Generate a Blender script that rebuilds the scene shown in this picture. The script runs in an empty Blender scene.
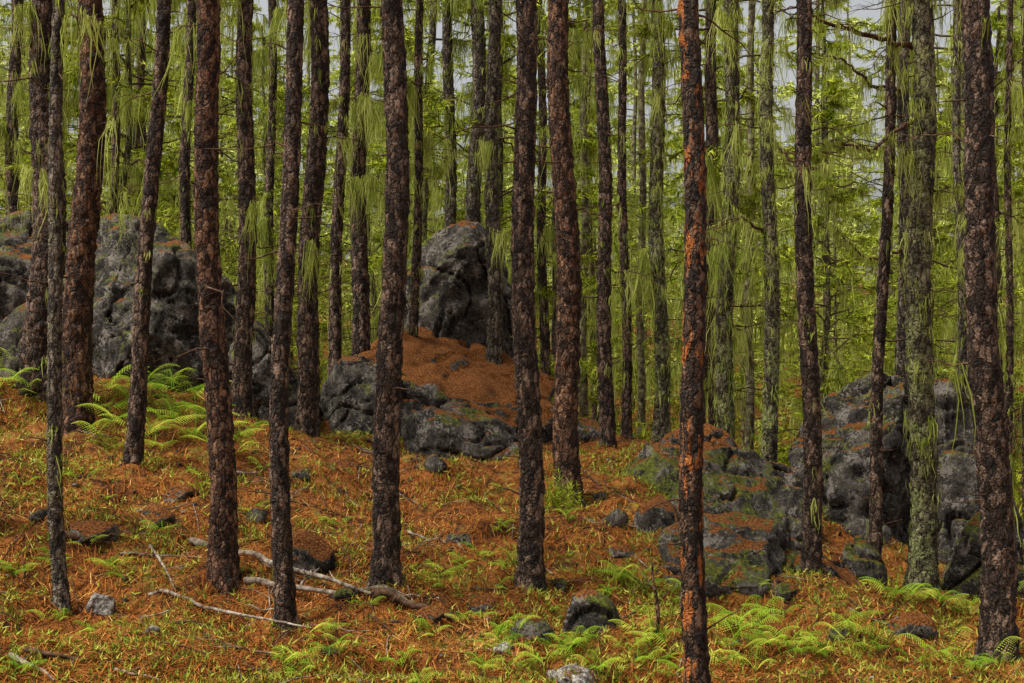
import bpy, math, random
import numpy as np
from mathutils import Vector, noise, Matrix
rng=np.random.default_rng(7); random.seed(7)
sc=bpy.context.scene
F=1422.0
def pixel_to_world(u,v,d): return ((u-512)/F*d, d, -(v-341.5)/F*d)  # image pixel u, v plus an assumed depth, unprojected to a world position

# ------------------------------------------------------------- terrain
IMG_PTS=[(0,385,24),(42,390,23),(75,427,22),(133,463,20),(225,585,16.5),(285,622,15.5),(62,595,16),(385,603,16),(530,582,16.8),
(570,500,20.5),(697,720,13.2),(812,588,18),(872,592,19.5),(922,587,19.5),(1000,657,15.5),(243,425,23),(308,432,24),(333,430,25.5),
(450,458,24.5),(608,452,25),(660,445,27),(772,500,24),(720,480,22.5),(512,683,13.3),(0,683,13),(1024,690,13.8),(200,683,13.2),
(0,480,19),(450,520,20),(640,545,18.6),(1024,560,25),(900,560,26)]  # terrain points: image pixel coordinates, each with a guessed distance
C=[pixel_to_world(*s) for s in IMG_PTS]+[(-20,60,.5),(0,60,-3.5),(25,60,-4.5),(-45,110,9),(0,110,4),(45,110,3),(0,36,-2.8),(-12,36,-.2),(12,36,-4.2),
(0,0,-1.75),(-8,0,-1.2),(8,0,-2.2),(0,-25,-.5),(0,6,-2.6),(-15,16,-1.5),(15,18,-4),(-20,28,1),(20,28,-4.5)]
C=np.array(C)
def U(r2): return 0.5*r2*np.log(r2+1e-9)
def fit():
    P=C[:,:2];n=len(P);K=U(((P[:,None]-P[None])**2).sum(-1))+np.eye(n)*0.6
    Q=np.c_[np.ones(n),P];A=np.block([[K,Q],[Q.T,np.zeros((3,3))]])
    return np.linalg.solve(A,np.r_[C[:,2],0,0,0])
W=fit()
wr=np.random.default_rng(3);waves=[]
for i in range(34):
    lam=0.45*(11**(i/33));a=wr.uniform(0,2*math.pi);k=2*math.pi/lam
    waves.append((math.cos(a)*k,math.sin(a)*k,wr.uniform(0,6.28),0.0150*lam**0.72))
def H(x,y):
    x=np.asarray(x,float);y=np.asarray(y,float);sh=x.shape;x=x.ravel();y=y.ravel()
    out=np.empty(len(x))
    for s in range(0,len(x),20000):
        a=np.clip(x[s:s+20000],-70,70);b=np.clip(y[s:s+20000],-40,125)
        r2=(a[:,None]-C[None,:,0])**2+(b[:,None]-C[None,:,1])**2
        out[s:s+20000]=U(r2)@W[:-3]+W[-3]+W[-2]*a+W[-1]*b
    for kx,ky,p,am in waves: out+=am*np.sin(kx*x+ky*y+p+0.8*np.sin(0.7*kx*y-0.6*ky*x))
    return out.reshape(sh)
def h1(x,y): return float(H([x],[y])[0])
def ground_at(u,v):
    d=np.linspace(9,32,700);z=H((u-512)/F*d,d);r=-(v-341.5)/F*d
    i=np.argmax(z>=r) if (z>=r).any() else 699
    return np.array([(u-512)/F*d[i],d[i],z[i]])

# ------------------------------------------------------------- mesh builder
class MB:
    def __init__(s): s.v=[];s.f=[];s.m=[];s.t=[];s.n=0
    def add(s,v,f,mat=0,tint=0.5):
        v=np.asarray(v,float).reshape(-1,3);f=np.asarray(f,int)
        s.v.append(v);s.f.append(f+s.n);s.m.append(np.full(len(f),mat));s.n+=len(v)
        s.t.append(np.full(len(v),tint) if np.isscalar(tint) else np.asarray(tint,float))
    def mesh(s,name,mats,smooth=True):
        me=bpy.data.meshes.new(name);v=np.concatenate(s.v)
        me.vertices.add(len(v));me.vertices.foreach_set('co',v.ravel())
        cnt=np.concatenate([np.full(len(f),f.shape[1]) for f in s.f]);lp=np.concatenate([f.ravel() for f in s.f])
        me.loops.add(len(lp));me.loops.foreach_set('vertex_index',lp.astype(np.int32))
        me.polygons.add(len(cnt));st=np.r_[0,np.cumsum(cnt)[:-1]]
        me.polygons.foreach_set('loop_start',st.astype(np.int32))
        me.polygons.foreach_set('material_index',np.concatenate(s.m).astype(np.int32))
        me.polygons.foreach_set('use_smooth',np.full(len(cnt),smooth))
        a=me.attributes.new('tint','FLOAT','POINT');a.data.foreach_set('value',np.concatenate(s.t).astype(np.float32))
        for m in mats: me.materials.append(m)
        me.update(calc_edges=True);me.validate();return me
def obj(name,me,parent=None,loc=(0,0,0),rz=0,scale=1):
    o=bpy.data.objects.new(name,me);sc.collection.objects.link(o);o.location=loc;o.rotation_euler=(0,0,rz)
    o.scale=(scale,)*3 if np.isscalar(scale) else scale
    if parent: o.parent=parent
    return o
def tube(pts,rad,seg=8,cap=True):
    pts=np.asarray(pts,float);n=len(pts);t=np.gradient(pts,axis=0);t/=np.linalg.norm(t,axis=1)[:,None]+1e-9
    ref=np.where((np.abs(t[:,2])>.8)[:,None],[1.,0,0],[0,0,1.]) if abs(t[:,2]).min()<.8<abs(t[:,2]).max() else np.tile([1.,0,0] if abs(t[0,2])>.8 else [0,0,1.],(n,1))
    a=np.cross(t,ref);a/=np.linalg.norm(a,axis=1)[:,None]+1e-9;b=np.cross(t,a)
    th=np.linspace(0,2*math.pi,seg,endpoint=False)
    v=pts[:,None]+np.asarray(rad)[:,None,None]*(np.cos(th)[None,:,None]*a[:,None]+np.sin(th)[None,:,None]*b[:,None])
    i=np.arange(n-1)[:,None]*seg;j=np.arange(seg)[None]
    f=np.stack([i+j,i+(j+1)%seg,i+seg+(j+1)%seg,i+seg+j],-1).reshape(-1,4)
    return v.reshape(-1,3),f
def tufts(mb,c,d,n,L,w,mat,r,droop=.25):
    c=np.repeat(c,n,0);d=np.repeat(d,n,0);N=len(c)
    if N==0:return
    q=r.normal(size=(N,3));q/=np.linalg.norm(q,axis=1)[:,None]
    dv=d*0.75+q*.8;dv[:,2]-=droop;dv/=np.linalg.norm(dv,axis=1)[:,None]
    s=np.cross(dv,r.normal(size=(N,3)));s/=np.linalg.norm(s,axis=1)[:,None]
    ln=(L*r.uniform(.6,1.15,N))[:,None];b=c+d*r.uniform(-.12,.05,N)[:,None]
    v=np.stack([b-s*w/2,b+s*w/2,b+dv*ln],1).reshape(-1,3)
    t=np.repeat(np.repeat(r.uniform(0,1,N//n),n)*.7+r.uniform(0,.3,N),3)
    mb.add(v,np.arange(N*3).reshape(-1,3),mat,t)
def strands(mb,top,ln,w,mat,r,sway=.06,clump=8):
    """beards: each attachment point carries a clump of hanging threads of unequal length"""
    top=np.repeat(np.asarray(top,float),clump,0);N=len(top)
    if N==0:return
    tt=np.repeat(r.uniform(0,1,N//clump),clump);cd=np.repeat(r.normal(0,.10,(N//clump,2)),clump,0)
    ln=np.repeat(ln,clump)*r.uniform(.05,1.1,N)**1.2;w=np.repeat(w,clump)*r.uniform(.5,1.2,N)
    top=top+r.normal(0,.03,(N,3))
    K=4;th=r.uniform(0,math.pi,N);s=np.c_[np.cos(th),np.sin(th),np.zeros(N)]
    lv=[];p=top;wk=[.6,1,.6,.05]
    for k in range(K):
        lv.append(p-s*(w*wk[k]/2)[:,None]);lv.append(p+s*(w*wk[k]/2)[:,None])
        p=p+np.c_[(r.normal(0,sway,N)+cd[:,0]/3)*ln,(r.normal(0,sway,N)+cd[:,1]/3)*ln,-ln/(K-1)]
    v=np.stack(lv,1);b=np.arange(N)[:,None]*2*K
    f=np.concatenate([b+np.array([[2*k,2*k+1,2*k+3,2*k+2]]) for k in range(K-1)])
    mb.add(v.reshape(-1,3),f,mat,np.repeat(tt*.7+r.uniform(0,.3,N),2*K))

# ------------------------------------------------------------- materials
class Mt:
    def __init__(s,name):
        s.m=bpy.data.materials.new(name);s.m.use_nodes=True;s.t=s.m.node_tree;s.t.nodes.clear()
        s.out=s.N('ShaderNodeOutputMaterial');s.co=s.N('ShaderNodeTexCoord').outputs['Object']
    def N(s,t,**k):
        n=s.t.nodes.new(t)
        for a,b in k.items(): setattr(n,a,b)
        return n
    def L(s,a,b): s.t.links.new(a,b)
    def setin(s,n,i,v):
        if hasattr(v,'is_output'): s.L(v,n.inputs[i])
        else: n.inputs[i].default_value=v
    def vm(s,op,a,b):
        n=s.N('ShaderNodeVectorMath',operation=op);s.setin(n,0,a);s.setin(n,1,b);return n.outputs[0]
    def ma(s,op,a,b=0.,clamp=False):
        n=s.N('ShaderNodeMath',operation=op,use_clamp=clamp);s.setin(n,0,a);s.setin(n,1,b);return n.outputs[0]
    def noi(s,v,sc_,det=4,rough=.6,o=0):
        n=s.N('ShaderNodeTexNoise');s.setin(n,'Vector',v);n.inputs['Scale'].default_value=sc_;n.inputs['Detail'].default_value=det;n.inputs['Roughness'].default_value=rough;return n.outputs[o]
    def vor(s,v,sc_,feat='F1',o=0):
        n=s.N('ShaderNodeTexVoronoi',feature=feat);s.setin(n,'Vector',v);n.inputs['Scale'].default_value=sc_;return n.outputs[o]
    def ramp(s,f,pts):
        n=s.N('ShaderNodeValToRGB');e=n.color_ramp.elements
        while len(e)<len(pts): e.new(.5)
        for i,(p,c) in enumerate(pts):
            e[i].position=p;e[i].color=(c,c,c,1) if np.isscalar(c) else (*c,1)
        s.L(f,n.inputs[0]);return n.outputs[0]
    def mix(s,f,a,b,mode='MIX'):
        n=s.N('ShaderNodeMix',data_type='RGBA',blend_type=mode)
        s.setin(n,0,f)
        for i,c in ((6,a),(7,b)): s.setin(n,i,c if hasattr(c,'is_output') else (*c,1))
        return n.outputs[2]
    def attr(s,n): return s.N('ShaderNodeAttribute',attribute_name=n).outputs['Fac']
    def fin(s,col,rough=.9,bump=None,bs=.5,bd=.02,transl=0,spec=.2,diff=False):
        if diff or transl:
            df=s.N('ShaderNodeBsdfDiffuse');s.setin(df,0,col);o=df.outputs[0]
            if transl:
                tr=s.N('ShaderNodeBsdfTranslucent');s.setin(tr,0,col);mx=s.N('ShaderNodeMixShader');mx.inputs[0].default_value=transl
                s.L(o,mx.inputs[1]);s.L(tr.outputs[0],mx.inputs[2]);o=mx.outputs[0]
            s.L(o,s.out.inputs[0]);return s.m
        p=s.N('ShaderNodeBsdfPrincipled');s.setin(p,'Base Color',col);s.setin(p,'Roughness',rough);p.inputs['Specular IOR Level'].default_value=spec
        if bump is not None:
            b=s.N('ShaderNodeBump');b.inputs['Strength'].default_value=bs;b.inputs['Distance'].default_value=bd
            s.L(bump,b.inputs['Height']);s.L(b.outputs[0],p.inputs['Normal'])
        s.L(p.outputs[0],s.out.inputs[0]);return s.m
def bark(name,dark,mid,hi,lich=0.,lcol=(.2,.25,.1),orange=0.):
    k=Mt(name);ri=k.N('ShaderNodeObjectInfo').outputs['Random']
    off=k.N('ShaderNodeCombineXYZ');k.L(k.ma('MULTIPLY',ri,37.),off.inputs[2]);co=k.vm('ADD',k.co,off.outputs[0])
    nz=k.noi(co,10,2,.7,1);w=k.vm('ADD',k.vm('MULTIPLY',co,(1,1,.36)),k.vm('MULTIPLY',nz,(.10,.10,.06)))
    e1=k.vor(w,15,'DISTANCE_TO_EDGE',0);cc=k.N('ShaderNodeSeparateColor');k.L(k.vor(w,15,'F1',1),cc.inputs[0])
    fine=k.noi(k.vm('MULTIPLY',co,(1,1,.6)),50,3,.8);med=k.noi(co,8,3,.7)
    f=k.ma('ADD',k.ma('ADD',k.ma('MULTIPLY',fine,.55),k.ma('MULTIPLY',med,.25)),k.ma('MULTIPLY',cc.outputs[0],.2))
    col=k.ramp(f,[(.40,dark),(.51,mid),(.62,hi)])
    cr=k.ma('MULTIPLY',k.ramp(e1,[(.02,1.),(.15,0.)]),k.ramp(med,[(.38,1.),(.62,.5)]))
    col=k.mix(cr,col,tuple(c*.3 for c in dark))
    if orange:
        om=k.ma('ADD',k.ma('MULTIPLY',k.noi(k.vm('MULTIPLY',co,(1,1,.25)),10,5,.75),.7),k.ma('MULTIPLY',k.noi(co,2.2,2,.5),.3));col=k.mix(k.ramp(om,[(1-orange,0.),(1-orange+.02,1.)]),col,k.ramp(fine,[(.35,(.22,.05,.012)),(.6,(.56,.19,.035))]))
    if lich:
        lm=k.ma('ADD',k.ma('MULTIPLY',k.noi(co,16,4,.8),.6),k.ma('MULTIPLY',k.noi(co,2.6,2,.5),.4))
        col=k.mix(k.ramp(lm,[(.70-.4*lich,0.),(.78-.4*lich,.8)]),col,lcol)
    h=k.ma('ADD',k.ramp(e1,[(0,0.),(.22,1.)]),k.ma('MULTIPLY',fine,1.))
    return k.fin(col,.8,h,1.,.035,spec=.3)
B_dark=bark('bark_dark',(.020,.012,.008),(.088,.052,.034),(.36,.235,.165))
B_red=bark('bark_reddish',(.024,.012,.007),(.12,.056,.031),(.40,.215,.12),orange=.37)
B_orange=bark('bark_stripped',(.013,.008,.005),(.06,.034,.021),(.24,.135,.08),orange=.455)
B_lich=bark('bark_lichen',(.04,.032,.018),(.13,.105,.06),(.32,.28,.17),lich=.48,lcol=(.38,.41,.16))
B_grey=bark('bark_grey',(.032,.025,.019),(.13,.10,.07),(.36,.29,.22),lich=.32,lcol=(.36,.36,.2))
k=Mt('bark_distant_hazed');B_far_haze=k.fin(k.ramp(k.noi(k.co,6,3,.7),[(.35,(.05,.04,.028)),(.5,(.14,.115,.075)),(.65,(.34,.33,.19))]),diff=True)  # far trunks lightened: depth haze painted into the bark colour, no mist volume
def leafmat(name,stops,tr=0.):
    k=Mt(name);return k.fin(k.ramp(k.attr('tint'),stops),.6,transl=tr,diff=True)
NEED=leafmat('pine_needles',[(.05,(.08,.11,.010)),(.5,(.27,.34,.026)),(.95,(.58,.63,.07))])
NEEDF_HAZE=leafmat('distant_needles_hazed',[(.05,(.28,.34,.06)),(.5,(.54,.61,.13)),(.95,(.80,.84,.28))])  # paler than the near needles, aerial haze put into the foliage colour
LICH=leafmat('beard_lichen',[(.05,(.20,.25,.04)),(.5,(.44,.51,.10)),(.95,(.70,.74,.24))],.4)
FERN=leafmat('fern_leaf',[(.1,(.11,.25,.015)),(.5,(.30,.48,.035)),(.9,(.58,.63,.08))],.35)
HERB=leafmat('herb_leaf',[(.2,(.11,.15,.02)),(.5,(.29,.34,.04)),(.85,(.46,.46,.08))])
k=Mt('needle_litter');LIT=k.fin(k.ramp(k.attr('tint'),[(0,(.045,.016,.007)),(.4,(.27,.085,.018)),(.75,(.47,.18,.04)),(1,(.62,.38,.14))]),.8,diff=True)
k=Mt('dead_wood');WOOD=k.fin(k.ramp(k.noi(k.vm('MULTIPLY',k.co,(1,1,1)),9,5,.7),[(.36,(.05,.03,.02)),(.5,(.20,.155,.115)),(.66,(.44,.38,.31))]),.85,k.noi(k.co,40),.7,.015)
k=Mt('dark_wood');DWOOD=k.fin(k.ramp(k.noi(k.co,12,2,.7),[(.3,(.03,.018,.012)),(.6,(.12,.07,.045)),(.8,(.25,.17,.12))]),.9,diff=True)
k=Mt('twig_wood');TWIG=k.fin((.09,.062,.04,1.),diff=True)
# ground
k=Mt('forest_floor');mid=k.noi(k.co,5,4,.75);fi=k.noi(k.co,38,3,.8);lo=k.noi(k.co,1.1,4,.7)
f=k.ma('ADD',k.ma('ADD',k.ma('MULTIPLY',mid,.4),k.ma('MULTIPLY',fi,.4)),k.ma('MULTIPLY',lo,.2))
col=k.ramp(f,[(.39,(.035,.013,.006)),(.46,(.17,.053,.012)),(.54,(.34,.115,.022)),(.66,(.50,.26,.07))])
gm=k.ma('ADD',k.ma('MULTIPLY',lo,.5),k.ma('MULTIPLY',k.noi(k.co,9,3,.7),.5))
col=k.mix(k.ramp(gm,[(.53,0.),(.59,.8)]),col,k.ramp(fi,[(.35,(.07,.06,.014)),(.6,(.30,.28,.045))]))
col=k.mix(k.ramp(k.noi(k.co,2.3,4,.75),[(.54,0.),(.61,.85)]),col,(.04,.02,.012))
GROUND=k.fin(col,.95,fi,.9,.05)
def rockmat(name,needle=.78,moss=.5):
    k=Mt(name);P=k.N('ShaderNodeNewGeometry');pos=P.outputs['Position'];sx=k.N('ShaderNodeSeparateXYZ');k.L(P.outputs['Normal'],sx.inputs[0])
    a=k.noi(pos,2.2,4,.7);b=k.noi(pos,15,5,.85)
    f=k.ma('ADD',k.ma('MULTIPLY',a,.5),k.ma('MULTIPLY',b,.5))
    col=k.ramp(f,[(.42,(.014,.012,.010)),(.50,(.065,.056,.047)),(.57,(.15,.13,.108)),(.68,(.36,.32,.28))])
    pl=k.ma('ADD',k.ma('MULTIPLY',k.noi(pos,3.1,3,.6),.5),k.ma('MULTIPLY',k.noi(pos,22,3,.8),.5))
    col=k.mix(k.ramp(pl,[(.53,0.),(.57,.75)]),col,(.38,.33,.29))
    z=sx.outputs[2];ms=k.ma('ADD',k.ma('MULTIPLY',z,.16),k.ma('ADD',k.ma('MULTIPLY',k.noi(pos,1.9,4,.75),.6),k.ma('MULTIPLY',b,.4)))
    col=k.mix(k.ramp(ms,[(1.06-moss,0.),(1.12-moss,.9)]),col,k.ramp(b,[(.38,(.035,.04,.006)),(.55,(.16,.18,.022)),(.68,(.36,.38,.06))]))
    nm=k.ma('ADD',z,k.ma('MULTIPLY',k.ma('SUBTRACT',k.noi(pos,3,4,.75),.5),1.1))
    col=k.mix(k.ramp(nm,[(needle,0.),(min(needle+.08,.999),1.)]),col,k.ramp(k.noi(pos,38,3,.8),[(.38,(.05,.016,.006)),(.5,(.24,.074,.016)),(.64,(.46,.20,.05))]))
    return k.fin(col,.9,b,1.,.10)
ROCK=rockmat('boulder_rock',.82,.445);ROCKN=rockmat('boulder_needle_covered',.46,.45);ROCKM=rockmat('boulder_mossy',.80,.50)

# ------------------------------------------------------------- ground sheet
def axis(lo,hi,st,far0,far1):
    c=list(np.arange(lo,hi,st));a=[];x=hi;s=st
    while x<far1: a.append(x);s*=1.16;x+=s
    a.append(far1);b=[];x=lo;s=st
    while x>far0: s*=1.16;x-=s;b.append(x)
    return np.array(b[::-1]+c+a)
xs=axis(-10,11,.07,-500,500);ys=axis(10,29,.07,-300,700)
X,Y=np.meshgrid(xs,ys);Z=H(X,Y)
nearm=(X>-11)&(X<12)&(Y>9)&(Y<30);zz=Z.copy();idx=np.argwhere(nearm)
for i,j in idx:
    p=Vector((X[i,j]*3.2,Y[i,j]*3.2,0));zz[i,j]+=.05*noise.noise(p)+.045*noise.noise(p*2.7)
g=MB();nx=len(xs);ny=len(ys);I=(np.arange(ny-1)[:,None]*nx+np.arange(nx-1)[None]).ravel()
g.add(np.stack([X,Y,zz],-1).reshape(-1,3),np.stack([I,I+1,I+nx+1,I+nx],-1))
obj('ground',g.mesh('ground',[GROUND]))

# ------------------------------------------------------------- boulders
def rock_mesh(size,seed,sub=5,facets=9,rough=1.):
    import bmesh
    bm=bmesh.new();bmesh.ops.create_icosphere(bm,subdivisions=sub,radius=1)
    r=np.random.default_rng(seed);v=np.array([a.co[:] for a in bm.verts])
    for i in range(facets):
        n=r.normal(size=3);n/=np.linalg.norm(n);c=r.uniform(.60,.88);d=v@n-c;v-=np.maximum(d,0)[:,None]*n*.95
    v*=np.array(size)/2/.85
    for a,p in zip(bm.verts,v): a.co=p
    bm.normal_update();S=max(size);o=Vector((seed*3.1,seed*1.7,0))
    for a in bm.verts:
        p=a.co+o;d=.07*S*.6*noise.noise(p*1.2)+.05*noise.noise(p*2.9)*S**.5
        if S>.6:
            r1=abs(noise.noise(p*.9+Vector((9,9,9))));r2=abs(noise.noise(Vector((p.x*.8,p.y*.8,p.z*2.6))))
            d+=-.12*max(0,.035-r1)/.035*S**.5-.06*max(0,.04-r2)/.04*S**.5+.016*noise.noise(p*7)*S**.5+.012*noise.noise(p*15)+.008*noise.noise(p*31)
        else: d+=.06*S*noise.noise(p*9/S)
        a.co+=a.normal*d*rough
    me=bpy.data.meshes.new('boulder');bm.to_mesh(me);bm.free()
    me.polygons.foreach_set('use_smooth',[True]*len(me.polygons));return me
def rock(name,u,v0,v1,d,w,seed,mat,depth=None,rz=0,sub=5,facets=11):
    x,y,zt=pixel_to_world(u,v0,d);_,_,zb=pixel_to_world(u,v1,d);wm=w/F*d;hh=(zt-zb)*1.18;dp=depth or wm*.9
    me=rock_mesh((wm,dp,hh),seed,sub,facets);me.materials.append(mat)
    return obj(name,me,loc=(x,y+dp*.25,zt-hh/2),rz=rz)
R=[('boulder',112,206,430,27.8,178,11,ROCK,4.2),('boulder',22,230,430,29,170,12,ROCK,4),('boulder',165,262,435,26.6,125,21,ROCK,2.5),('boulder',262,332,460,24.8,88,13,ROCK,1.8),('boulder',12,310,430,25.5,60,22,ROCKM,1.5),
('boulder',448,336,500,26.3,225,14,ROCKN,3.8),('boulder',362,365,480,25.2,95,15,ROCK,1.8),('boulder',462,404,490,24.2,135,16,ROCK,1.6),
('boulder',468,238,390,28.6,122,17,ROCK,2.4),('boulder',425,262,380,28.4,70,18,ROCK,1.4),
('boulder',592,424,475,27,50,19,ROCK,1.2),
('rock_outcrop',705,428,570,22.9,150,31,ROCKN,2.8),('rock_outcrop',662,448,560,21.6,80,32,ROCKM,1.6),('rock_outcrop',728,462,600,20.6,140,33,ROCKM,2.2),('rock_outcrop',775,478,620,21,90,36,ROCK,1.6),
('rock_outcrop',735,535,660,17.9,180,34,ROCK,2.4),('rock_outcrop',812,560,680,17.9,150,35,ROCKN,2.2),('rock_outcrop',660,510,620,18.8,60,37,ROCKN,1.2),
('boulder',868,386,660,22.3,145,41,ROCK,2.2),('boulder',938,396,650,22.9,110,42,ROCK,2.0),('boulder',968,460,650,21.8,105,43,ROCK,1.8),('boulder',985,525,650,19.6,90,44,ROCKM,1.3),
('boulder',858,545,620,19.2,55,45,ROCKM,.9)]
for i,(n,u,a,b,d,w,s,m,dp) in enumerate(R): rock(n,u,a,b,d,w,s,m,dp,0,6 if w>85 else 5)
def small_rock(u,v,w,h,seed,mat,name='rock'):
    p=ground_at(u,v);wm=w/F*p[1];hm=h/F*p[1]
    me=rock_mesh((wm,wm*.8,hm*1.6),seed,4,8,.8);me.materials.append(mat);obj(name,me,loc=(p[0],p[1]+wm*.3,p[2]+hm*.15),rz=seed)
k=Mt('pale_stone');PALE=k.fin(k.ramp(k.noi(k.co,14,5,.8),[(.40,(.05,.04,.035)),(.5,(.2,.175,.155)),(.62,(.45,.42,.38))]),.9,k.noi(k.co,30),.8,.03)
for a in [(590,637,62,38,51,ROCK),(100,617,40,22,52,PALE),(300,572,60,34,53,ROCKN),(615,528,24,18,54,ROCKM),(570,685,64,12,55,PALE),(483,612,34,14,56,ROCKN),(532,640,40,22,57,ROCKM),
 (85,545,60,24,58,ROCKN),(435,472,22,14,59,ROCK),(340,470,30,10,60,ROCKN),(490,455,40,12,62,ROCKN),(920,640,50,22,63,ROCKN),(900,632,16,12,64,PALE),(560,590,20,10,65,ROCKM),
 (620,560,26,12,66,ROCKN),(255,520,26,12,67,ROCKM),(330,655,18,8,69,ROCK),(840,640,26,12,71,ROCKM),(180,500,30,12,73,ROCKN),(790,600,30,14,74,ROCKM),(150,525,40,18,75,ROCKN),(430,620,30,12,76,ROCKN),(150,635,18,9,77,PALE),(380,500,18,9,78,ROCK),(345,600,24,10,79,ROCKM),
 (40,520,24,10,80,ROCK),(210,640,20,9,81,ROCK),(460,545,26,10,82,ROCK),(600,500,20,8,83,ROCK),(300,480,24,9,84,ROCK),(505,655,22,9,85,PALE)]: small_rock(*a)
mb=MB();base=rock_mesh((1,1,.7),90,2,8,.5);bv=np.array([v.co[:] for v in base.vertices]);bf=np.array([p.vertices[:] for p in base.polygons])
for i in range(450):
    y=rng.uniform(12,27);x=rng.uniform(-.42,.42)*y;s=rng.uniform(.02,.10);a=rng.uniform(0,6.28)
    v=bv*s*np.array([1,rng.uniform(.6,1),rng.uniform(.6,1)]);v=np.c_[v[:,0]*math.cos(a)-v[:,1]*math.sin(a),v[:,0]*math.sin(a)+v[:,1]*math.cos(a),v[:,2]]
    mb.add(v+[x,y,h1(x,y)+s*.15],bf,int(rng.random()<.2))
obj('scattered_stones',mb.mesh('scattered_stones',[ROCK,PALE]))

# ------------------------------------------------------------- trees
def branch(mb,p0,az,L,r0,rise,droop,mat,r,n=7):
    t=np.linspace(0,1,n);w=np.cumsum(r.normal(0,.05,(n,3)),0)*L;w[0]=0
    P=np.c_[p0[0]+math.cos(az)*L*t,p0[1]+math.sin(az)*L*t,p0[2]+L*(rise*t-droop*t*t)]+w
    v,f=tube(P,r0*(1-.8*t),4);mb.add(v,f,mat);return P
def pine_template(seed,Ht=19,hb=1.5,nb=58,rad=.16,live=2.5,lich=1.,spread=1.,nn=11,nw=.028,reach=1.):
    r=np.random.default_rng(seed);mb=MB();n=22;t=np.linspace(0,1,n);q=np.cumsum(r.normal(0,.035,(n,2)),0);q[0]=0
    P=np.c_[q,t*(Ht+.5)-.5];v,f=tube(P,rad*(1-.85*t)+.02,9);mb.add(v,f,0)
    cs=[];ds=[];st=[];sl=[]
    for i in range(nb):
        h=hb+(Ht-hb)*((i+r.random())/nb);c=np.array([np.interp(h,P[:,2],P[:,0]),np.interp(h,P[:,2],P[:,1]),h])
        az=r.uniform(0,6.28);L=reach*r.uniform(1.2,2.8)*(1 if h<Ht*.6 else max(.2,1.45*(1-h/Ht)+.15))
        B=branch(mb,c,az,L,.028,r.uniform(-.05,.5),r.uniform(.1,.5),1,r)
        alive=h>live and r.random()<.85
        for k in range(6):
            s=r.uniform(.3,1);b=np.array([np.interp(s,np.linspace(0,1,7),B[:,j]) for j in range(3)])
            T=branch(mb,b,az+r.choice([-1,1])*r.uniform(.5,1.2),L*r.uniform(.2,.4),.009,r.uniform(-.1,.5),.2,1,r,4)
            if alive:
                for j in (1,2,3): cs.append(T[j]);d=T[j]-T[j-1];ds.append(d/np.linalg.norm(d))
        if alive:
            for j in (3,4,5,6): cs.append(B[j]);d=B[j]-B[j-1];ds.append(d/np.linalg.norm(d))
        m=int(9*lich*r.choice([0,.3,1.,2.]))
        for j in range(m):
            s=r.uniform(.1,1)
            st.append([np.interp(s,np.linspace(0,1,7),B[:,a]) for a in range(3)]);sl.append(r.uniform(.3,1.2)*r.choice([.5,1.,1.6]))
    tufts(mb,np.array(cs),np.array(ds),nn,.27,nw,2,r)
    st=np.array(st);strands(mb,st,np.array(sl),r.uniform(.014,.036,len(st)),3,r)
    return mb
PT=[(19,58,.16,3,1.5,1.4,1),(17,48,.13,4,2,2.2,.9),(20,60,.18,3,2,1,1.1),(13,56,.10,1.2,.7,1.2,1.),(18,44,.15,6,2,2.2,.8),(11,56,.08,1.,.5,.7,1.1)]
TB=[pine_template(100+i,Ht=p[0],nb=p[1],rad=p[2],live=p[3],hb=p[4],lich=p[5],reach=p[6]).mesh('pine_tree_mesh',[[B_dark,B_grey,B_lich][i%3],TWIG,NEED,LICH]) for i,p in enumerate(PT)]
TF=[pine_template(200+i,Ht=p[0]*1.1,nb=int(p[1]*.95),rad=p[2]*1.,live=min(p[3],1.2),hb=p[4]*.6,lich=p[5]*.4,reach=p[6]*1.35,nn=8,nw=.065).mesh('pine_tree_far_mesh',[B_far_haze,TWIG,NEEDF_HAZE,LICH]) for i,p in enumerate(PT)]
def crown_template(seed):
    r=np.random.default_rng(seed);mb=MB();n=12;t=np.linspace(0,1,n);v,f=tube(np.c_[np.zeros(n),np.zeros(n),t*8.-.3],.1*(1-.85*t),8);mb.add(v,f,0)
    cs=[];ds=[]
    for i in range(22):
        h=.6+7.2*(i/22);B=branch(mb,np.array([0,0,h]),r.uniform(0,6.28),r.uniform(.8,1.9)*(1.1-h/9),.025,.35,.2,1,r)
        for k in range(3):
            b=B[r.integers(2,6)];T=branch(mb,b,r.uniform(0,6.28),.5,.009,.3,.1,1,r,4)
            for j in (2,3): cs.append(T[j]);d=T[j]-T[j-1];ds.append(d/np.linalg.norm(d))
        cs.append(B[6]);ds.append((B[6]-B[5])/np.linalg.norm(B[6]-B[5]))
    tufts(mb,np.array(cs),np.array(ds),12,.26,.014,2,r);return mb
TC=[crown_template(300+i).mesh('pine_crown_mesh',[TWIG,TWIG,NEED]) for i in range(3)]

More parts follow.
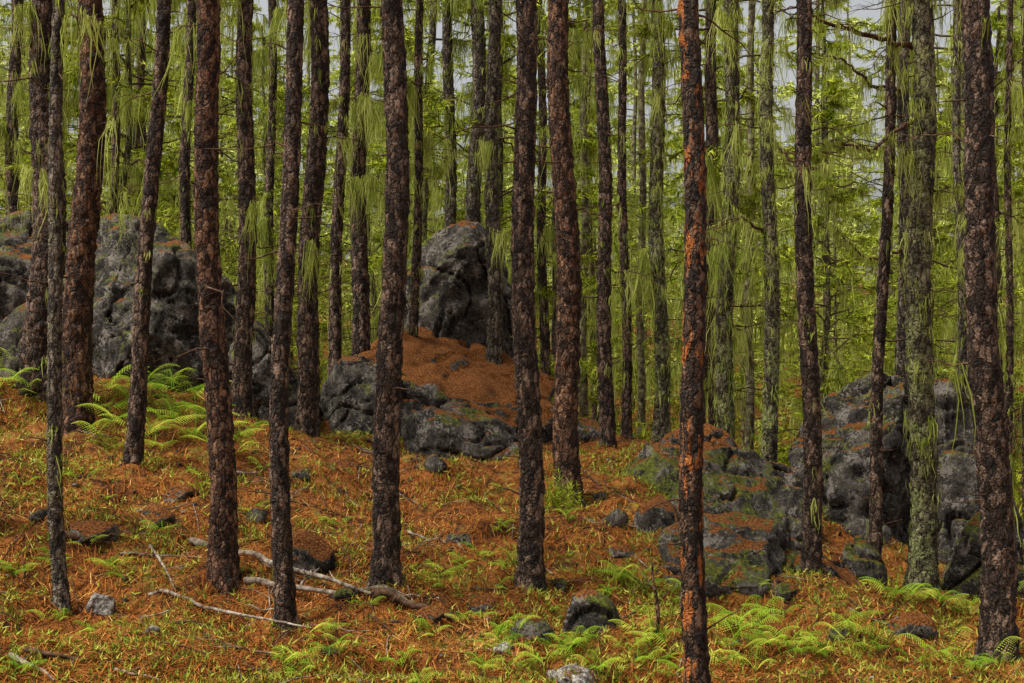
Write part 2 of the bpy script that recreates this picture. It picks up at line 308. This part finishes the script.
def big_tree(u0,v0,u1,w,d,mat,bow=0,lich=0,branches=6,seed=0,extra=None,lichbr=0.):
    r=np.random.default_rng(seed+500);x0,y0,_=pixel_to_world(u0,v0,d);z0=h1(x0,y0)
    dz=max(2.,(341.5)/F*d-z0);sl=(u1-u0)/F*d/dz;R0=w/F*d/2*.93;bw=bow/F*d
    root=bpy.data.objects.new('pine_tree',None);sc.collection.objects.link(root);root.location=(x0,y0,z0)
    Hc=max(10.,dz+2.);hs=np.r_[np.arange(-.3,min(dz+.6,8.5),.045),np.arange(min(dz+.6,8.5),Hc+.3,.4)]
    ly=r.normal(0,.015);seg=24;ph=r.uniform(0,6.28,4)
    wob=lambda h:np.array([sl*h+bw*math.sin(math.pi*min(max(h/dz,0),1))+R0*.3*math.sin(h*1.1+ph[0])*min(1,max(h,0)),ly*h+R0*.3*math.sin(h*.9+ph[1]),h])
    V=[];th=np.linspace(0,2*math.pi,seg,endpoint=False);o=Vector((seed*7.3,0,0))
    for h in hs:
        c=wob(h);rr=R0*(1.10-.36*h/Hc)*(1+.38*math.exp(-max(h+.0,0)/.22))
        for a in th:
            p=Vector((math.cos(a)*R0,math.sin(a)*R0,h*.6))+o
            e=1+.10*noise.noise(p*9)+.19*noise.noise(p*24)+.06*noise.noise(p*2.5)+(.1*math.sin(3*a+ph[2])*math.exp(-max(h,0)/.2))
            V.append((c[0]+rr*e*math.cos(a),c[1]+rr*e*math.sin(a),h))
    n=len(hs);i=np.arange(n-1)[:,None]*seg;j=np.arange(seg)[None]
    f=np.stack([i+j,i+(j+1)%seg,i+seg+(j+1)%seg,i+seg+j],-1).reshape(-1,4)
    m=MB();m.add(V,f);obj('trunk',m.mesh('trunk',[mat]),root)
    ct=wob(Hc);cs=R0*.74/.1;c=obj('crown',TC[seed%3],root,loc=tuple(ct),rz=r.uniform(0,6))
    c.scale=(max(.9,min(cs,1.6)),)*2+(1,)
    m=MB();st=[];sL=[]
    for b in range(int(branches*2.2)):
        h=r.uniform(.6,Hc);c=wob(h);az=r.uniform(0,6.28);branch(m,c+[math.cos(az)*R0*.6,math.sin(az)*R0*.6,0],az,r.uniform(.12,.3)+R0,.012,r.uniform(-.3,.6),.1,0,r,4)
    for b in range(branches+int(lichbr*4)):
        h=r.uniform(2.2,Hc);c=wob(h);az=r.uniform(0,6.28);L=r.uniform(.4,1.6);B=branch(m,c,az,L,.014,r.uniform(-.2,.4),r.uniform(0,.5),0,r)
        for k in range(2): branch(m,B[r.integers(2,6)],az+r.uniform(-1,1),L*.4,.006,.2,.3,0,r,4)
        if lichbr>0 and h>3.:
            q=int(lichbr*12*r.choice([0.,.4,1.,2.]))
            for k in range(q):
                s=r.uniform(.15,1);st.append([np.interp(s,np.linspace(0,1,7),B[:,a]) for a in range(3)]);sL.append(r.uniform(.2,1.2))
    if extra:
        for pts,rd in extra:
            P=np.array([pixel_to_world(*q) for q in pts])-np.array([x0,y0,z0]);tt=np.linspace(0,1,len(P)*5);ti=np.linspace(0,1,len(P))
            P=np.c_[[np.interp(tt,ti,P[:,a]) for a in range(3)]].T+r.normal(0,.02,(len(tt),3));v,f=tube(P,rd*(1-.75*tt),6);m.add(v,f)
            for k in range(40): st.append(P[r.integers(3,len(P))]+r.normal(0,.02,3));sL.append(r.uniform(.08,.4))
            for k in range(10): branch(m,P[r.integers(3,len(P))],r.uniform(0,6.28),r.uniform(.3,.9),.009,r.uniform(-.4,.5),.2,0,r,5)
    obj('dead_branches',m.mesh('dead_branches',[DWOOD]),root)
    for k in range(int(lich*340)):
        h=r.uniform(.8,Hc)**1.0;a=r.uniform(0,6.28);c=wob(h);st.append([c[0]+math.cos(a)*R0*1.02,c[1]+math.sin(a)*R0*1.02,h]);sL.append(r.uniform(.08,.4))
    if st:
        m=MB();st=np.array(st);strands(m,st,np.array(sL),r.uniform(.008,.02,len(st)),0,r,clump=10);obj('beard_lichen',m.mesh('beard_lichen',[LICH],),root)
T=[(42,388,48,34,23,B_dark,0,.15,6,.9),(62,595,64,15,16,B_grey,-8,.1,4,.3),(76,427,93,30,22,B_red,0,0,6,.3),(133,463,163,17,20,B_dark,0,.1,5,.5),
(225,585,205,27,16.5,B_red,-3,0,5,.0),(243,425,246,19,23,B_dark,0,.1,6,.7),(285,622,297,20,15.5,B_dark,-8,.0,5,.05),(306,432,320,22,24,B_dark,0,.1,6,.7),
(332,440,345,13,26,B_dark,0,.2,6,1.),(358,440,362,18,27,B_dark,0,.1,6,.8),(385,603,393,27,16,B_dark,4,0,5,.0),(413,470,421,10,27.5,B_dark,0,.3,6,1.4),
(472,420,478,17,30.5,B_grey,0,.3,6,1.),(450,420,449,13,31,B_grey,0,.3,6,1.),(493,460,493,16,27.6,B_grey,0,.1,5,.5),
(530,582,523,25,16.8,B_dark,0,0,5,.0),(570,500,560,26,20.5,B_red,0,0,6,.1),(608,452,600,15,25,B_dark,0,.1,5,.3),(627,445,620,10,27,B_dark,0,.2,5,.5),
(661,440,656,16,27,B_lich,0,1.2,7,.9),(697,720,690,25,13.2,B_orange,0,0,5,.0),(723,470,734,18,25,B_lich,0,1.5,7,.9),(772,500,767,16,24,B_lich,0,.7,7,.7),
(812,588,802,19,18,B_dark,0,.12,5,.1),(872,592,893,13,19.5,B_dark,0,.12,6,.2),(922,587,917,27,19.5,B_lich,0,.5,6,.3),(1000,657,968,34,15.5,B_dark,0,.03,5,.1),
(1009,560,1008,8,26,B_dark,0,.5,5,.7),(903,560,905,15,26,B_grey,0,.3,5,.5),(965,560,960,10,29,B_grey,0,.6,5,.7),
(583,450,585,9,38,B_far_haze,0,.2,4,.8),(640,450,642,8,40,B_far_haze,0,.2,4,.8),(712,450,712,9,34,B_dark,0,.3,4,.6),(748,450,752,9,36,B_far_haze,0,.5,4,.6),
(183,440,186,12,30,B_dark,0,.4,6,1.6),(112,430,118,9,33,B_dark,0,.4,6,1.6),(268,440,272,10,30,B_dark,0,.4,5,1.6),
(10,430,12,14,31,B_dark,0,.3,6,1.4),(545,450,540,10,32,B_dark,0,.3,6,1.2),(1040,600,1035,26,18,B_dark,0,.1,6,.3),(-30,560,-25,28,17,B_dark,0,.1,6,.3)]
EX={25:[([(915,45,19.5),(885,42,19.2),(850,30,18.8),(815,18,18.5),(785,20,18.3)],.045),([(915,120,19.5),(870,150,18.8),(835,140,18.4),(820,150,18.2)],.03),([(918,200,19.5),(950,185,19.2),(975,190,19)],.02)],
 22:[([(769,235,24),(740,215,23.6),(715,225,23.4),(700,235,23)],.03),([(768,130,24),(790,160,23.7),(815,170,23.3),(835,160,23)],.03)],28:[([(904,90,26),(870,85,25.5),(845,60,25.2),(820,55,25)],.04),([(904,250,26),(870,260,25.5),(845,240,25.2),(830,225,25)],.03)],9:[([(361,100,27),(340,98,26.8),(322,110,26.5)],.03)],11:[([(419,170,27.5),(440,168,27.2),(458,150,27)],.02)]}
for i,(u0,v0,u1,w,d,mat,bow,li,nb,lb) in enumerate(T): big_tree(u0,v0,u1,w,d,mat,bow,li,nb,i,EX.get(i),lb)

far=bpy.data.objects.new('distant_forest',None);sc.collection.objects.link(far)
pts=[]
def scatter(n,y0,y1,sp,lo=-.44,hi=.44):
    for _ in range(n):
        y=math.sqrt(rng.uniform(y0*y0,y1*y1));x=rng.uniform(lo,hi)*y
        if all((x-a)**2+(y-b)**2>sp*sp for a,b in pts): pts.append((x,y))
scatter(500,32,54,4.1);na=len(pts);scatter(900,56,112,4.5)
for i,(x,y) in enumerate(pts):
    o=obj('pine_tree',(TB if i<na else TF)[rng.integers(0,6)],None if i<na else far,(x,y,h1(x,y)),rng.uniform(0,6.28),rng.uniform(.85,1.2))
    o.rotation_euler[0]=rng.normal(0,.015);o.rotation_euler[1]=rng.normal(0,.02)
print('bg trees',na,len(pts))
N=9000;y=np.sqrt(rng.uniform(29**2,85**2,N));x=rng.uniform(-.46,.46,N)*y;p=np.c_[x,y,H(x,y)+rng.uniform(0,.35,N)]
mb=MB();tufts(mb,p,np.tile([0,0,1.],(N,1)),9,.4,.06,0,rng,0.);obj('forest_undergrowth',mb.mesh('undergrowth',[NEED]))

# ------------------------------------------------------------- litter, plants, ferns
N=130000;y=12+15*rng.random(N)**1.5;x=rng.uniform(-.43,.43,N)*y;z=H(x,y)
gx=(H(x+.1,y)-z)/.1;gy=(H(x,y+.1)-z)/.1
a=rng.uniform(0,2*math.pi,N);L=rng.uniform(.03,.10,N);w=rng.uniform(.002,.0055,N)
dx,dy=np.cos(a),np.sin(a);t=np.c_[dx,dy,gx*dx+gy*dy+rng.normal(0,.2,N)];s=np.c_[-dy,dx,np.zeros(N)]*w[:,None];p=np.c_[x,y,z+rng.uniform(.0,.05,N)]
v=np.stack([p-t*L[:,None]-s,p-t*L[:,None]+s,p+t*L[:,None]+s,p+t*L[:,None]-s],1).reshape(-1,3)
pn=.18*np.sin(x*1.9+1.3*np.sin(y*1.1))*np.sin(y*1.6+1.1*np.sin(x*1.4))
mb=MB();mb.add(v,np.arange(N*4).reshape(-1,4),0,np.repeat(np.clip(rng.normal(.42,.25,N)+pn,0,1),4));obj('pine_needle_litter',mb.mesh('litter',[LIT]))
cx=[]
for i in range(520):
    yy=12+13*rng.random()**1.4;xx=rng.uniform(-.42,.42)*yy;n=rng.integers(15,90);cx.append(np.c_[rng.normal(xx,.22,n),rng.normal(yy,.28,n)])
q=np.concatenate(cx);N=len(q);p=np.c_[q,H(q[:,0],q[:,1])+.01];d=np.tile([0,0,1.],(N,1))
mb=MB();tufts(mb,p,d,5,.09,.018,0,rng,0.);obj('herb_undergrowth',mb.mesh('herbs',[HERB]))
def frond(mb,base,az,L,lift,r,tint):
    n=15;ca,sa=math.cos(az),math.sin(az);V=[]
    def P(s,side,f):
        x=L*s*.85+f;zz=L*(lift*s-.7*lift*s*s)-abs(side)*.3
        return (base[0]+ca*x-sa*side,base[1]+sa*x+ca*side,base[2]+zz)
    for i in range(n):
        s=.2+.8*i/n;pl=L*.42*(1-(s-.2)/.86)**.9*(.8 if i==0 else 1)
        for sd in (-1,1):
            m=6;dr=r.uniform(.8,1.15)
            for j in range(m):
                q=j/m;o=pl*q*sd*dr;wd=L*.8/n*.5*(1-q*.8);dl=pl/m*.8*sd;fw=abs(o)*.3
                V+=[P(s,o,fw),P(s,o+dl*.7,fw+wd),P(s,o+dl,fw+.004)]
                V+=[P(s,o,fw),P(s,o+dl*.7,fw-wd*.8),P(s,o+dl,fw+.004)]
    t=np.linspace(0,1,7);R=np.array([P(a,0,0) for a in t]);v,f=tube(R,.005*(1-.7*t),4);mb.add(v,f,0,.3)
    mb.add(V,np.arange(len(V)).reshape(-1,3),0,np.clip(tint+r.normal(0,.12,len(V)),0,1))
def fern(u,v,s,seed,nf=5):
    p=ground_at(u,v);r=np.random.default_rng(seed);mb=MB();a0=r.uniform(0,6.28)
    for i in range(nf): frond(mb,(r.normal(0,.05),r.normal(0,.05),r.uniform(.0,.25)*s),a0+i*6.28/nf+r.normal(0,.45),s*r.uniform(.5,1.05),r.uniform(.4,1.6),r,r.uniform(.1,1.))
    obj('fern',mb.mesh('fern',[FERN],False),loc=tuple(p))
FE=[(8,392,.7),(30,400,.6),(105,405,.9),(135,412,1.),(165,400,1.),(120,428,.8),(150,440,.8),(185,420,.9),(95,440,.7),(205,445,.7),(240,455,.7),(175,395,.9),(15,378,.8),(250,440,.6),(145,395,.9),(112,420,.9),(195,405,.8),(230,445,.6),(30,385,.7),(205,425,.7),(158,455,.6),(170,430,.8),(110,450,.6),(190,440,.6),(130,440,.7),
(735,650,.6),(760,636,.55),(790,655,.5),(755,672,.45),(715,668,.5),(850,640,.6),(870,655,.5),(940,668,.6),(965,675,.5),(1000,672,.5),(940,610,.6),(965,618,.5),(1015,600,.5),(735,632,.5),(770,650,.5),(780,625,.5),(750,660,.5),
(640,592,.5),(625,585,.5),(670,605,.4),(690,600,.4),(640,640,.4),(440,582,.4),(460,570,.35),(435,590,.3),(480,560,.3),(112,572,.45),(125,580,.35),(520,640,.4),(495,650,.4),(540,665,.35),(400,668,.4),(320,640,.4),
(330,655,.4),(600,675,.4),(640,672,.4),(670,660,.35),(470,625,.3),(300,668,.35),(420,690,.4),(700,640,.4),(560,648,.3),(15,575,.35),(610,600,.35),(890,600,.45),(910,606,.5),(755,590,.3),(500,590,.3),(510,668,.4),(480,672,.35),(570,660,.35),(625,655,.35),(655,650,.35),(680,680,.4),(820,660,.4),(905,668,.4)]
fr=np.random.default_rng(77)
FE+=[(fr.uniform(5,660),fr.uniform(470,680),fr.uniform(.18,.38)) for _ in range(45)]
for i,(u,v,s) in enumerate(FE): fern(u,v,s,i,4+i%4)
mb=MB();r=np.random.default_rng(5);n=90;c=r.normal(0,.14,(n,3))*[1,1,.9]+[0,0,.22];tufts(mb,c,np.tile([0,0,1.],(n,1)),12,.1,.012,0,r,0)
for i in range(14):
    v,f=tube(np.linspace([0,0,-.05],c[i],4),np.array([.008,.006,.005,.003]),4);mb.add(v,f,1)
obj('pine_sapling',mb.mesh('sapling',[NEED,DWOOD]),loc=tuple(ground_at(560,512)))

def log(name,a,b,r0,mat,seed,bend=.05):
    A=ground_at(*a);B=ground_at(*b);r=np.random.default_rng(seed);n=22;t=np.linspace(0,1,n)[:,None];L=np.linalg.norm(B-A)
    P=A*(1-t)+B*t;P[:,0]+=bend*L*np.sin(t[:,0]*math.pi)*r.choice([-1,1])*.4;P+=np.cumsum(r.normal(0,.005,(n,3)),0)*L*.35
    g=H(P[:,0],P[:,1]);P[:,2]=np.maximum(g+r0*1.,P[:,2]+r0*1.)
    mb=MB();v,f=tube(P,r0*(1-.6*t[:,0])*r.uniform(.85,1.12,n),9);mb.add(v,f)
    mb.add(v[:9],np.array([[0,i,i+1] for i in range(1,8)]));mb.add(v[-9:],np.array([[0,i+1,i] for i in range(1,8)]))
    for k in range(4):
        i=r.integers(4,n-3);branch(mb,P[i],r.uniform(0,6.28),r.uniform(.1,.5),r0*.3,r.uniform(0,.5),.3,0,r,4)
    obj(name,mb.mesh(name,[mat]))
LG=[('fallen_log',(192,545),(372,598),.048,WOOD),('fallen_log',(245,586),(425,612),.042,WOOD),('fallen_branch',(150,598),(312,632),.026,WOOD),('fallen_branch',(150,548),(177,592),.02,WOOD),
('fallen_log',(375,600),(455,625),.06,DWOOD),('fallen_branch',(10,660),(55,685),.03,WOOD),('fallen_branch',(25,655),(85,664),.03,DWOOD),('fallen_branch',(408,533),(446,545),.02,WOOD),('fallen_branch',(255,492),(350,522),.022,DWOOD),
('fallen_branch',(120,556),(205,560),.018,WOOD),('fallen_log',(205,548),(300,585),.04,DWOOD),('fallen_branch',(115,674),(160,682),.02,WOOD),('fallen_branch',(470,590),(560,596),.016,DWOOD),('fallen_branch',(575,470),(640,520),.018,DWOOD),('fallen_branch',(300,590),(330,560),.018,WOOD),('fallen_branch',(60,540),(110,548),.05,DWOOD)]
for i,(n,a,b,r0,m) in enumerate(LG): log(n,a,b,r0,m,i+40)
mb=MB()
for i in range(650):
    y=rng.uniform(12,26);x=rng.uniform(-.42,.42)*y;a=rng.uniform(0,6.28);L=rng.uniform(.08,.4);t=np.linspace(-1,1,4)
    px=x+np.cos(a)*L*t;py=y+np.sin(a)*L*t;P=np.c_[px,py,H(px,py)+.03+rng.uniform(0,.03)];v,f=tube(P,rng.uniform(.004,.012)*np.array([1,.9,.8,.5]),5);mb.add(v,f,int(rng.random()<.4))
obj('scattered_twigs',mb.mesh('twigs',[DWOOD,WOOD]))
p=ground_at(655,632);mb=MB();t=np.linspace(0,1,9);v,f=tube(np.c_[.03*np.sin(t*5),0*t,t*.75-.05],.03*(1-.6*t),7);mb.add(v,f)
branch(mb,np.array([0,0,.45]),2.8,.22,.01,.8,.1,0,rng,4);branch(mb,np.array([0,0,.6]),.4,.18,.009,.9,.1,0,rng,4);obj('dead_sapling',mb.mesh('dead_sapling',[B_red]),loc=tuple(p))

# ------------------------------------------------------------- camera & light
cam=bpy.data.objects.new('camera',bpy.data.cameras.new('camera'));sc.collection.objects.link(cam);cam.location=(0,0,0);cam.rotation_euler=(math.pi/2,0,0)
cam.data.lens=50;cam.data.sensor_width=36;cam.data.clip_end=2000;sc.camera=cam
el=math.radians(60);az=math.radians(-110)
w=bpy.data.worlds.new('World');sc.world=w;w.use_nodes=True;nt=w.node_tree;bg=nt.nodes['Background'];sky=nt.nodes.new('ShaderNodeTexSky');sky.sky_type='NISHITA';sky.sun_disc=False
sky.sun_elevation=el;sky.sun_rotation=az;sky.dust_density=4;sky.air_density=1
hs=nt.nodes.new('ShaderNodeHueSaturation');hs.inputs['Saturation'].default_value=.15;nt.links.new(sky.outputs[0],hs.inputs['Color']);nt.links.new(hs.outputs[0],bg.inputs[0]);bg.inputs[1].default_value=.15
sd=bpy.data.lights.new('sun','SUN');sd.energy=4.4;sd.angle=math.radians(18);sd.color=(1,.95,.82);so=bpy.data.objects.new('sun',sd);sc.collection.objects.link(so)
dirv=Vector((math.sin(az)*math.cos(el),math.cos(az)*math.cos(el),math.sin(el)));so.rotation_euler=dirv.to_track_quat('Z','Y').to_euler();so.location=(0,-5,30)
sc.view_settings.view_transform='Standard';sc.view_settings.look='None';sc.view_settings.exposure=0
